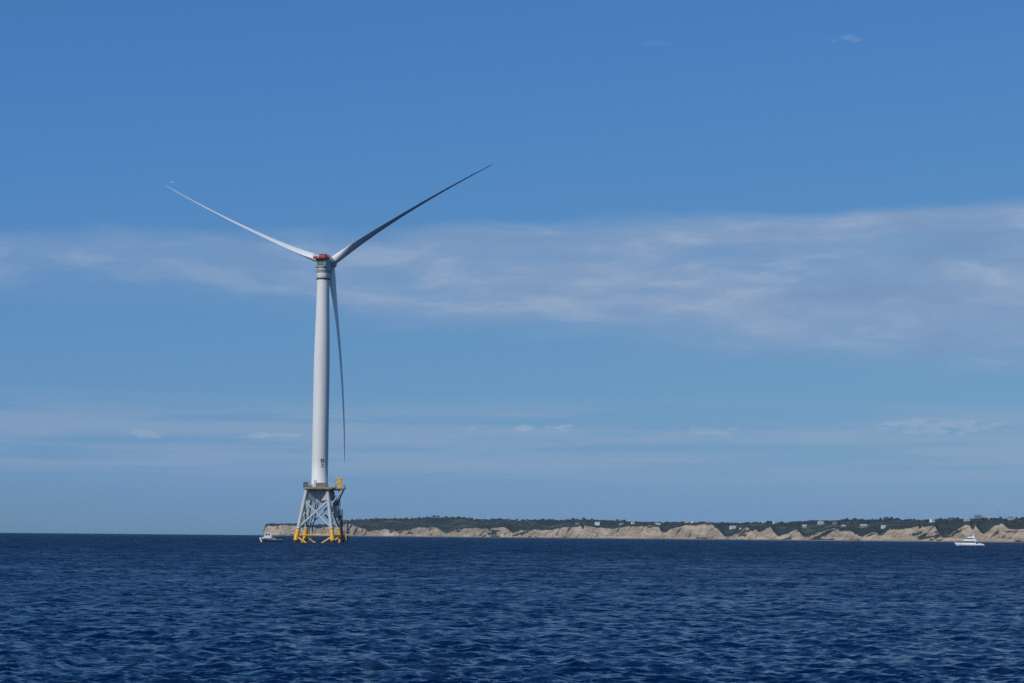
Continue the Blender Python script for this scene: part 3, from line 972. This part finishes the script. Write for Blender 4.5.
MB().tube((10.3, -1.86, 0.4), (10.3, -1.86, 2.75), 0.2, None, 8).build('fender_stripe', M['yellow'], blo)
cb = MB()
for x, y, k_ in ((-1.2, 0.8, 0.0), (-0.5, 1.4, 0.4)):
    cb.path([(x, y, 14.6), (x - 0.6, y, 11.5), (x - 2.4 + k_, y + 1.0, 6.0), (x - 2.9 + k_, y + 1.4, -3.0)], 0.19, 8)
cb.build('conduit_and_shade_tube', M['dark'], turbine)
for ox, oy in ((1.1, 0.9), (0.3, 1.2)):  # dark tubes added by the rear right leg to stand in for its shadow
    MB().tube(leg_pt(1, 1, -3) + Vector((ox, oy, 0)), leg_pt(1, 1, 17.5) + Vector((ox * 0.9, oy, 0)), 0.18, None, 10).build('conduit_and_shade_tube', M['dark'], turbine)

# --- tower
TZ0, TZ1 = 20.06, 97.6
prof = [(3.25, TZ0), (3.25, TZ0 + 0.25), (3.0, TZ0 + 0.3)]
for z, r_ in ((30, 3.0), (42, 2.99), (55, 2.97), (66, 2.92), (75, 2.78), (84, 2.52), (92, 2.36), (97.6, 2.28)):
    prof.append((r_, z))
tower = MB().lathe(prof, n=72).build('tower', M['tower'], turbine)
for z, r_ in ((42.0, 2.99), (66.0, 2.92), (84.0, 2.52)):
    MB().lathe([(r_ + 0.005, z - 0.10), (r_ + 0.02, z - 0.05), (r_ + 0.02, z + 0.05), (r_ + 0.005, z + 0.10)], n=72).build('flange_ring', M['tower'], tower)
ang0 = R(-90 + 5.4 - 32)
dr = MB()
rad = Vector((math.cos(ang0), math.sin(ang0), 0)); tan_ = Vector((-math.sin(ang0), math.cos(ang0), 0))
dr.box(rad * 3.02 + Vector((0, 0, TZ0 + 1.75)), (0.16, 1.0, 2.3), ang0, bev=0.04)
dr.box(rad * 3.25 + Vector((0, 0, TZ0 + 0.40)), (0.7, 1.5, 0.3), ang0, bev=0.04)
dr.build('tower_door', M['kit_grey'], tower)


def tower_text(ch, zc, size, ang):
    cu = bpy.data.curves.new('glyph', 'FONT')
    cu.body = ch
    cu.size = size
    cu.align_x = 'CENTER'; cu.align_y = 'CENTER'
    cu.extrude = 0.0
    cu.offset = 0.03
    cu.resolution_u = 4
    tmp = bpy.data.objects.new('glyph', cu)
    COL.objects.link(tmp)
    bpy.context.view_layer.update()
    me0 = bpy.data.meshes.new_from_object(tmp.evaluated_get(bpy.context.evaluated_depsgraph_get()))
    bpy.data.objects.remove(tmp); bpy.data.curves.remove(cu)
    for v in me0.vertices:
        x, z = v.co.x * 1.25, v.co.y
        a = ang + x / 3.0
        v.co = (3.035 * math.cos(a), 3.035 * math.sin(a), zc + z)
    me0.materials.append(M['mark'])
    me0.name = 'tower_lettering'
    o = bpy.data.objects.new('tower_lettering', me0)
    COL.objects.link(o)
    o.parent = tower
    return o


tower_text('B', 30.0, 2.0, R(-90 + 5.4 + 15.5))
tower_text('2', 28.2, 2.0, R(-90 + 5.4 + 15.5))

# --- nacelle
PSI, TAU = 0.3267, R(5)
ax = Vector((math.sin(PSI) * math.cos(TAU), math.cos(PSI) * math.cos(TAU), math.sin(TAU)))     # from the nacelle towards the hub
e1 = Vector((math.cos(PSI), -math.sin(PSI), 0))
e2 = e1.cross(ax)
if e2.z < 0:
    e2 = -e2
HUB = Vector((-68.78 - TX, 763.93 - TY, 104.46))

yw = MB().lathe([(2.3, 97.6), (2.55, 97.65), (2.55, 98.1), (2.3, 98.15)], n=56).build('yaw_flange', M['seam'], turbine)
MB().lathe([(2.18, 98.15), (2.32, 98.4), (2.36, 100.0)], n=56).build('yaw_collar', M['nacelle'], turbine)
MB().lathe([(2.3, 100.0), (2.42, 100.05), (2.42, 100.35), (2.3, 100.4)], n=56).build('yaw_seam', M['slate'], turbine)
nf = Vector((ax.x, ax.y, 0)).normalized()


def nl(u, v, z):
    """nacelle frame: u along the axis, v to the right, z up"""
    return nf * u + e1 * v + Vector((0, 0, z))


def rrect(u, hw, z0, z1, rr, n=5):
    pts = []
    for cx, cz, a0 in ((hw - rr, z0 + rr, -90), (hw - rr, z1 - rr, 0), (-hw + rr, z1 - rr, 90), (-hw + rr, z0 + rr, 180)):
        for i in range(n + 1):
            a = R(a0 + 90 * i / n)
            pts.append(nl(u, cx + rr * math.cos(a), cz + rr * math.sin(a)))
    return pts


MB().lathe([(2.36, 100.4), (2.7, 100.9), (2.85, 101.5), (2.6, 101.9)], n=56).build('bed_collar', M['body'], turbine)
nac = MB().loft([rrect(-3.0, 1.6, 102.2, 105.0, 0.5), rrect(-2.7, 2.1, 101.8, 105.3, 0.6), rrect(0.0, 2.35, 101.5, 105.6, 0.7), rrect(3.2, 2.5, 101.3, 106.0, 0.9), rrect(4.2, 2.4, 101.5, 106.2, 1.0)]).build('nacelle', M['body'], turbine)
lv = MB()
for i in range(7):
    z = 102.55 + i * 0.34
    lv.add([nl(-3.03, -1.45, z), nl(-3.03, 1.55, z), nl(-3.12, 1.55, z + 0.24), nl(-3.12, -1.45, z + 0.24), nl(-3.0, -1.45, z + 0.27), nl(-3.0, 1.55, z + 0.27)], [(0, 1, 2, 3), (3, 2, 5, 4)])
lv.build('rear_louver', M['louver'], nac)
MB().box(nl(-1.0, -2.32, 103.2), (0.12, 1.6, 1.5), math.atan2(nf.y, nf.x) + R(90), bev=0.03).build('side_hatch', M['louver'], nac)
# helicopter hoist platform with solid red side panels
hp = MB()
yawz = -PSI
hp.box(nl(-2.3, 0.1, 105.25), (4.9, 4.2, 0.22), yawz, bev=0.03)
plat = hp.build('hoist_platform', M['red'], turbine)
pn = MB()
for u, v, lx, ly in ((-4.35, -1.45, 1.9, 0.08), (-4.35, 1.6, 1.9, 0.08), (-0.25, 0.1, 4.9, 0.08), (-2.3, -2.35, 0.08, 4.2), (-2.3, 2.55, 0.08, 4.2)):
    pn.box(nl(u, v, 105.70), (lx, ly, 0.62), yawz, bev=0.015)
pn.build('side_panel', M['red'], plat)
rlp = MB()
cor = [(-4.35, -2.35), (-4.35, 2.55), (-0.25, 2.55), (-0.25, -2.35)]
for (u0, v0), (u1, v1) in zip(cor, cor[1:] + cor[:1]):
    rlp.tube(nl(u0, v0, 106.6), nl(u1, v1, 106.6), 0.05, None, 6)
    for i in range(4):
        u, v = u0 + (u1 - u0) * i / 4, v0 + (v1 - v0) * i / 4
        rlp.tube(nl(u, v, 105.5), nl(u, v, 106.6), 0.04, None, 6)
rlp.build('guard_rail', M['red'], plat)
MB().box(nl(-2.3, 0.9, 106.1), (2.9, 3.2, 1.6), yawz, taper=0.76, bev=0.35).build('cooler_housing', M['crimson'], turbine)
MB().tube(nl(0.6, 1.2, 105.9), nl(0.6, 1.2, 108.0), 0.05, 0.03, 6).tube(nl(0.6, -0.8, 105.9), nl(0.6, -0.8, 107.4), 0.05, 0.03, 6).tube(nl(0.6, -0.8, 107.4), nl(0.6, -0.4, 107.4), 0.04, None, 6).build('weather_mast', M['kit_grey'], turbine)

# --- generator ring, hub and spinner
MB().lathe([(2.3, -3.6), (2.9, -3.4), (2.95, -2.6), (2.6, -2.4)], HUB, 56, ax).build('generator', M['slate'], turbine)
MB().lathe([(2.45, -2.38), (2.5, -2.2), (2.35, -1.9)], HUB, 56, ax).build('rotor_seam', M['seam'], turbine)
hub = MB().lathe([(2.3, -1.9), (2.5, -0.8), (2.5, 0.8), (2.2, 1.9), (1.6, 2.8), (0.7, 3.3), (0.08, 3.42)], HUB, 48, ax).build('hub', M['body'], turbine)
MB().lathe([(0.5, 3.33), (0.42, 3.5), (0.08, 3.55)], HUB, 24, ax).build('spinner_cap', M['kit_grey'], hub)

# --- blades, feathered
RB, BOW, FLAP = 75.0, 1.404, -1.525


def blade(azm, pitch_off):
    d = e1 * math.cos(azm) + e2 * math.sin(azm)
    n = -e1 * math.sin(azm) + e2 * math.cos(azm)
    rings = []
    N = 28
    rs = [1.2, 2.2, 3.2, 4.5, 6, 8, 10, 12, 14.5, 17, 20, 24, 28, 32, 36, 40, 44, 48, 52, 56, 60, 64, 67, 70, 72, 73.4, 74.3, 74.8, 75.0]
    for r_ in rs:
        t = r_ / RB
        chord = np.interp(r_, [0, 3.2, 6, 10, 14, 18, 24, 34, 48, 60, 68, 72, 74, 75], [3.2, 3.2, 3.4, 3.95, 4.15, 3.95, 3.45, 2.75, 2.0, 1.4, 1.05, 0.8, 0.5, 0.12])
        thick = np.interp(r_, [0, 3.2, 6, 10, 14, 18, 24, 34, 48, 60, 75], [1.0, 1.0, 0.86, 0.6, 0.45, 0.36, 0.30, 0.26, 0.22, 0.20, 0.18])
        air = np.interp(r_, [3.2, 12], [0, 1])
        twist = np.interp(r_, [0, 8, 16, 30, 50, 75], [13, 13, 9, 5, 1.5, -0.5])
        beta = R(90 - pitch_off) - R(twist)
        cvec = -ax * math.sin(beta) + n * math.cos(beta)      # towards the trailing edge
        tvec = d.cross(cvec)
        c0 = HUB + d * r_ + n * (BOW * 4 * t * (1 - t)) + ax * (FLAP * t * t)
        ring = []
        for i in range(N):
            a = 2 * math.pi * i / N
            ce = math.cos(a)
            x_c, y_c = 0.5 * ce, 0.5 * thick * math.sin(a)
            xx = (1 - ce) / 2          # 0 leading (a=0) .. 1 trailing
            yt = 2.6 * thick * 0.5 * (math.sqrt(max(xx, 0)) * 0.98 - 0.42 * xx - 0.56 * xx * xx * 1.0) * 1.0
            yt = max(yt, 0.004)
            xa, ya = xx - 0.36, math.copysign(yt, math.sin(a)) if 0 < i < N and i != N // 2 else 0
            x_ = -x_c * (1 - air) + xa * air
            y_ = y_c * (1 - air) + ya * air
            ring.append(c0 + cvec * (x_ * chord) + tvec * (y_ * chord))
        rings.append(ring)
    b = MB().loft(rings).build('blade', M['blade'], turbine)
    MB().lathe([(1.62, 1.6), (1.62, 2.35), (1.54, 2.45)], HUB, 32, d).build('blade_root_collar', M['kit_grey'], b)
    return b


for azd in (27.02, 154.43, 274.08):
    blade(R(azd), 4.0)


# ------------------------------------------------------------------ boats
def hull_rings(L, B, D0, D1, draft, flare=1.0, n=15, stern=0.82, full=2.2):
    """bow at -x; D0 = freeboard at the bow, D1 = at the stern"""
    rings = []
    for i in range(n):
        s = i / (n - 1)
        w_ = B / 2 * min(1.0, (1 - (1 - s) ** full) * 1.05) * (1 - (1 - stern) * max(0, s - 0.6) / 0.4)
        w_ = max(w_, 0.03)
        fb = D0 + (D1 - D0) * (1 - (1 - s) ** 1.8)
        wl = w_ * (0.55 + 0.37 * min(1, s * 2.2))
        x = -L / 2 + L * s
        rake = (1 - s) ** 3 * L * 0.07
        sec = [(wl * 0.15, -draft, rake * 1.9), (wl, 0.0, rake * 1.3), (wl + (w_ - wl) * 0.45, fb * 0.5, rake * 0.6), (w_, fb, 0.0), (w_ * 0.96, fb + 0.02, 0.0)]
        ring = [Vector((x + rk, -y, z)) for y, z, rk in sec] + [Vector((x + rk, y, z)) for y, z, rk in reversed(sec)]
        rings.append(ring)
    return rings


# small pilothouse fishing boat left of the turbine
BP = at(270.3, 541.3, 762.0)
boat = empty('fishing_boat', (BP.x, BP.y, -0.05), R(8))
tag(boat, 'small white cabin fishing boat lying just left of the turbine jacket', 'fishing boat')
rg = hull_rings(8.2, 2.7, 1.75, 0.95, 0.4)
MB().loft(rg[1:]).build('hull', M['navy'], boat)
MB().loft(rg[:2]).build('bow', M['gel'], boat)
gw = MB()
for s in (3, 6):
    gw.path([r_[s] + Vector((0, 0, 0.03)) for r_ in rg], 0.07, 6)
gw.build('gunwale', M['kit_grey'], boat)
cabn = MB().box((-0.95, 0, 2.45), (2.7, 2.0, 2.1), taper=0.93, bev=0.12).box((-2.5, 0, 1.55), (1.1, 1.5, 0.5), taper=0.8, bev=0.1).build('pilothouse', M['gel'], boat)
wd = MB()
wd.box((-1.55, -1.0, 2.85), (0.7, 0.05, 0.55), bev=0.01).box((-0.55, -1.0, 2.85), (0.6, 0.05, 0.55), bev=0.01)
wd.build('side_window', M['glass'], cabn)
MB().box((-2.28, 0, 2.9), (0.05, 1.5, 0.55), bev=0.01).build('windscreen', M['glass'], cabn)
MB().box((-0.7, 0, 3.58), (3.3, 2.2, 0.16), bev=0.05).build('cabin_roof', M['gel'], boat)
ra = MB().box((-1.0, 0, 4.0), (0.25, 1.1, 0.14), bev=0.03).tube((-1.0, 0, 3.65), (-1.0, 0, 3.95), 0.08, None, 8).tube((-0.5, -0.5, 3.65), (-0.5, -0.5, 5.3), 0.03, 0.015, 5)
ra.tube((-0.2, 0.3, 3.65), (-0.2, 0.3, 4.4), 0.05, 0.03, 6).tube((-0.2, -0.45, 4.0), (-0.2, 0.9, 4.0), 0.03, None, 5)
ra.build('radar_mast', M['kit_grey'], boat)
pst = MB()
for y in (-0.95, 0.95):
    pst.tube((0.9, y, 0.95), (0.85, y, 3.52), 0.05, None, 6)
pst.build('roof_post', M['gel'], boat)
brl = MB()
for s in (-1, 1):
    pts = [Vector((-3.95, 0, 2.35)), Vector((-3.3, s * 0.62, 2.25)), Vector((-2.4, s * 1.0, 2.1)), Vector((-1.9, s * 1.1, 1.6))]
    brl.path(pts, 0.025, 5)
    brl.tube((-3.3, s * 0.62, 1.6), pts[1], 0.02, None, 5).tube((-2.4, s * 1.0, 1.5), pts[2], 0.02, None, 5)
brl.build('bow_rail', M['alu'], boat)
eng = MB().box((4.3, 0, 0.95), (0.55, 0.5, 0.85), taper=0.8, bev=0.1).box((4.25, 0, 0.2), (0.22, 0.2, 1.0), bev=0.04)
eng.build('outboard_engine', M['dark'], boat)
MB().box((1.4, 0.0, 0.98), (0.9, 1.1, 0.7), bev=0.05).build('fish_box', M['gel'], boat)


def person(name, loc, rz, shirt, label, lean=0.0):
    """standing figure: one skinned body mesh, with clothing and hair as children"""
    V_ = [(0, 0, 0.95), (0, 0.02 + lean * 0.3, 1.15), (0, lean * 0.7, 1.36), (0, lean, 1.50), (0, lean + 0.03, 1.60), (0, lean + 0.04, 1.70),
          (0.10, 0, 0.90), (0.11, 0.03, 0.50), (0.11, 0, 0.08), (0.11, 0.14, 0.04), (-0.10, 0, 0.90), (-0.12, 0.03, 0.50), (-0.12, 0, 0.08), (-0.12, 0.14, 0.04),
          (0.19, lean * 0.8, 1.40), (0.27, lean * 0.8 + 0.05, 1.14), (0.25, lean + 0.25, 1.00), (-0.19, lean * 0.8, 1.40), (-0.27, lean * 0.8 + 0.05, 1.14), (-0.25, lean + 0.25, 1.00)]
    E_ = [(0, 1), (1, 2), (2, 3), (3, 4), (4, 5), (0, 6), (6, 7), (7, 8), (8, 9), (0, 10), (10, 11), (11, 12), (12, 13), (2, 14), (14, 15), (15, 16), (2, 17), (17, 18), (18, 19)]
    rad_ = [0.15, 0.145, 0.16, 0.062, 0.095, 0.088, 0.095, 0.068, 0.05, 0.04, 0.095, 0.068, 0.05, 0.04, 0.065, 0.048, 0.036, 0.065, 0.048, 0.036]
    me = bpy.data.meshes.new(name)
    me.from_pydata(V_, E_, [])
    o = bpy.data.objects.new(name, me)
    COL.objects.link(o)
    md = o.modifiers.new('skin', 'SKIN')
    for i, r_ in enumerate(rad_):
        me.skin_vertices[0].data[i].radius = (r_, r_ * 0.85)
    me.skin_vertices[0].data[0].use_root = True
    sd = o.modifiers.new('sub', 'SUBSURF'); sd.levels = 1; sd.render_levels = 1
    bpy.context.view_layer.update()
    m2 = bpy.data.meshes.new_from_object(o.evaluated_get(bpy.context.evaluated_depsgraph_get()))
    o.modifiers.clear()
    m2.materials.clear()
    for mm in (M['skin'], shirt, M['cloth_dark']):
        m2.materials.append(mm)
    for p_ in m2.polygons:
        z = p_.center.z
        p_.material_index = 2 if (z < 0.96 and abs(p_.center.x) < 0.235) else (1 if z < 1.46 and z > 1.04 else 0)
        p_.use_smooth = True
    o.data = m2
    o.location = loc; o.rotation_euler = (0, 0, rz)
    MB().lathe([(0.04, 0.105), (0.085, 0.085), (0.108, 0.03), (0.105, -0.02)], (0, lean + 0.02, 1.68), 14).build('hair', M['hair'], o)
    tag(o, label, 'person')
    return o


def on_boat(root, x, y, z):
    rz = root.rotation_euler.z
    return (root.location.x + x * math.cos(rz) - y * math.sin(rz), root.location.y + x * math.sin(rz) + y * math.cos(rz), root.location.z + z)


person('person', on_boat(boat, 2.2, -0.35, 0.62), R(200), M['cloth_dark'], 'person in dark clothes standing in the open stern of the fishing boat', 0.08)
person('person', on_boat(boat, 3.1, 0.4, 0.62), R(80), M['cloth_red'], 'person in a dull red top standing farthest aft on the fishing boat', 0.05)

# white motor yacht at the right
YP = at(968.6, 545.1, 1215.0)
yacht = empty('motor_yacht', (YP.x, YP.y, -0.05), R(4))
tag(yacht, 'white flybridge motor yacht with dark windows passing below the bluffs', 'yacht')
rg = hull_rings(17.4, 4.8, 1.85, 1.0, 0.8, n=19, stern=0.9, full=2.4)
MB().loft(rg).build('hull', M['gel'], yacht)
bt = MB()
for s in (1, 8):
    bt.path([r_[s] + Vector((0, -0.02 if s == 1 else 0.02, 0.10)) for r_ in rg[1:]], 0.09, 6)
bt.build('boot_stripe', M['navy'], yacht)
ylk = lambda x0, x1, w0, z0, z1, k, rake0, rake1: [[Vector((x0 + q[0], q[1], z0)) for q in ((0, -w0 * .55), (x1 - x0, -w0), (x1 - x0, w0), (0, w0 * .55))],
                                                     [Vector((x0 + rake0 + q[0], q[1] * k, z1)) for q in ((0, -w0 * .55), (x1 - x0 - rake0 - rake1, -w0), (x1 - x0 - rake0 - rake1, w0), (0, w0 * .55))]]
MB().loft(ylk(-5.6, 3.6, 1.95, 1.15, 1.75, 0.98, 0.5, 0.0), smooth=False).build('deckhouse', M['gel'], yacht)
MB().loft(ylk(-5.1, 3.3, 1.90, 1.75, 2.65, 0.95, 1.3, 0.1), smooth=False).build('saloon_window', M['glass'], yacht)
MB().loft(ylk(-3.8, 4.2, 2.0, 2.65, 3.80, 0.95, 2.0, 0.0), smooth=False).build('upper_deck', M['gel'], yacht)
MB().loft(ylk(-0.9, 2.0, 1.5, 3.80, 4.45, 0.95, 0.5, 0.1), smooth=False).build('bridge_window', M['glass'], yacht)
MB().loft(ylk(-0.9, 3.5, 1.75, 4.45, 5.25, 0.95, 0.7, 0.2), smooth=False).build('hardtop', M['gel'], yacht)
ps = MB()
for y in (-1.5, 1.5):
    ps.tube((2.9, y, 3.7), (3.1, y, 4.6), 0.09, None, 6).tube((3.5, y * 1.2, 1.0), (3.9, y * 1.2, 2.8), 0.10, None, 6)
ps.build('roof_post', M['gel'], yacht)
rm = MB().box((2.7, 0, 5.5), (0.8, 1.6, 0.7), taper=0.7, bev=0.08).tube((2.9, 0, 5.6), (3.4, 0, 7.5), 0.24, 0.12, 8).tube((3.1, -0.9, 6.3), (3.1, 0.9, 6.3), 0.07, None, 6)
rm.build('radar_arch', M['gel'], yacht)
an = MB()
for y in (-1.3, 1.3):
    an.tube((3.3, y, 4.9), (4.6, y * 1.5, 9.2), 0.05, 0.02, 5)
    an.tube((1.6, y, 4.9), (1.8, y, 7.6), 0.03, 0.012, 5)
an.build('outrigger', M['alu'], yacht)
yr = MB()
for s in (3, 6):
    pts = [r_[s] + Vector((0, 0, 0.75)) for r_ in rg[:9]]
    yr.path(pts, 0.035, 5)
    for r_ in rg[:9]:
        yr.tube(r_[s], r_[s] + Vector((0, 0, 0.75)), 0.03, None, 5)
yr.build('bow_rail', M['alu'], yacht)
MB().box((-8.95, 0, 1.85), (1.1, 0.5, 0.25), bev=0.05).tube((-9.3, 0, 1.75), (-9.0, 0, 1.2), 0.08, None, 6).build('bow_pulpit', M['dark'], yacht)
MB().box((6.3, 0, 1.15), (2.0, 3.2, 0.5), bev=0.1).box((8.9, 0, 0.35), (1.0, 3.8, 0.14), bev=0.03).build('cockpit', M['gel'], yacht)

# ------------------------------------------------------------------ gull near the left blade tip
GP = at(171.8, 182.3, 735.0)
gull = MB()
body = []
for x, r_ in ((-0.32, 0.012), (-0.26, 0.045), (-0.18, 0.06), (-0.05, 0.085), (0.10, 0.075), (0.22, 0.045), (0.36, 0.018)):
    body.append([Vector((x, r_ * 0.9 * math.cos(a), r_ * math.sin(a))) for a in np.linspace(0, 2 * math.pi, 11)[:-1]])
gull.loft(body)
for s in (-1, 1):
    wing = []
    for k_, (y, z, c_, x0) in enumerate(((0.04, 0.03, 0.24, -0.14), (0.25, 0.12, 0.23, -0.19), (0.48, 0.13, 0.19, -0.14), (0.72, 0.05, 0.03, 0.08))):
        th_ = 0.025 * (1 - k_ * 0.22)
        wing.append([Vector((x0, s * y, z)), Vector((x0 + c_ * 0.4, s * y, z + th_)), Vector((x0 + c_, s * y, z)), Vector((x0 + c_ * 0.4, s * y, z - th_ * 0.5))])
    gull.loft(wing)
go = gull.build('gull', M['bird'])
go.location = GP
go.rotation_euler = (0, R(-48), R(82))
go.scale = (1.15, 1.15, 1.15)
tag(go, 'pale gull gliding just above the tip of the left blade', 'bird')

# ------------------------------------------------------------------ haze
HAZE = 3.0e-5
hz = MB().box((0, 0, 70.5), (24000, 24000, 159.0), bev=0.0).build('haze', bpy.data.materials.new('haze_air'))
hm = hz.data.materials[0]
hm.use_nodes = True
ht = hm.node_tree
ht.nodes.clear()
pv = ht.nodes.new('ShaderNodeVolumePrincipled')
pv.inputs['Color'].default_value = (0.40, 0.68, 1.0, 1)
pv.inputs['Density'].default_value = HAZE
pv.inputs['Anisotropy'].default_value = 0.0
ho = ht.nodes.new('ShaderNodeOutputMaterial')
ht.links.new(pv.outputs[0], ho.inputs['Volume'])
tag(hz, kind='stuff')
if HAZE <= 0:
    bpy.data.objects.remove(hz)
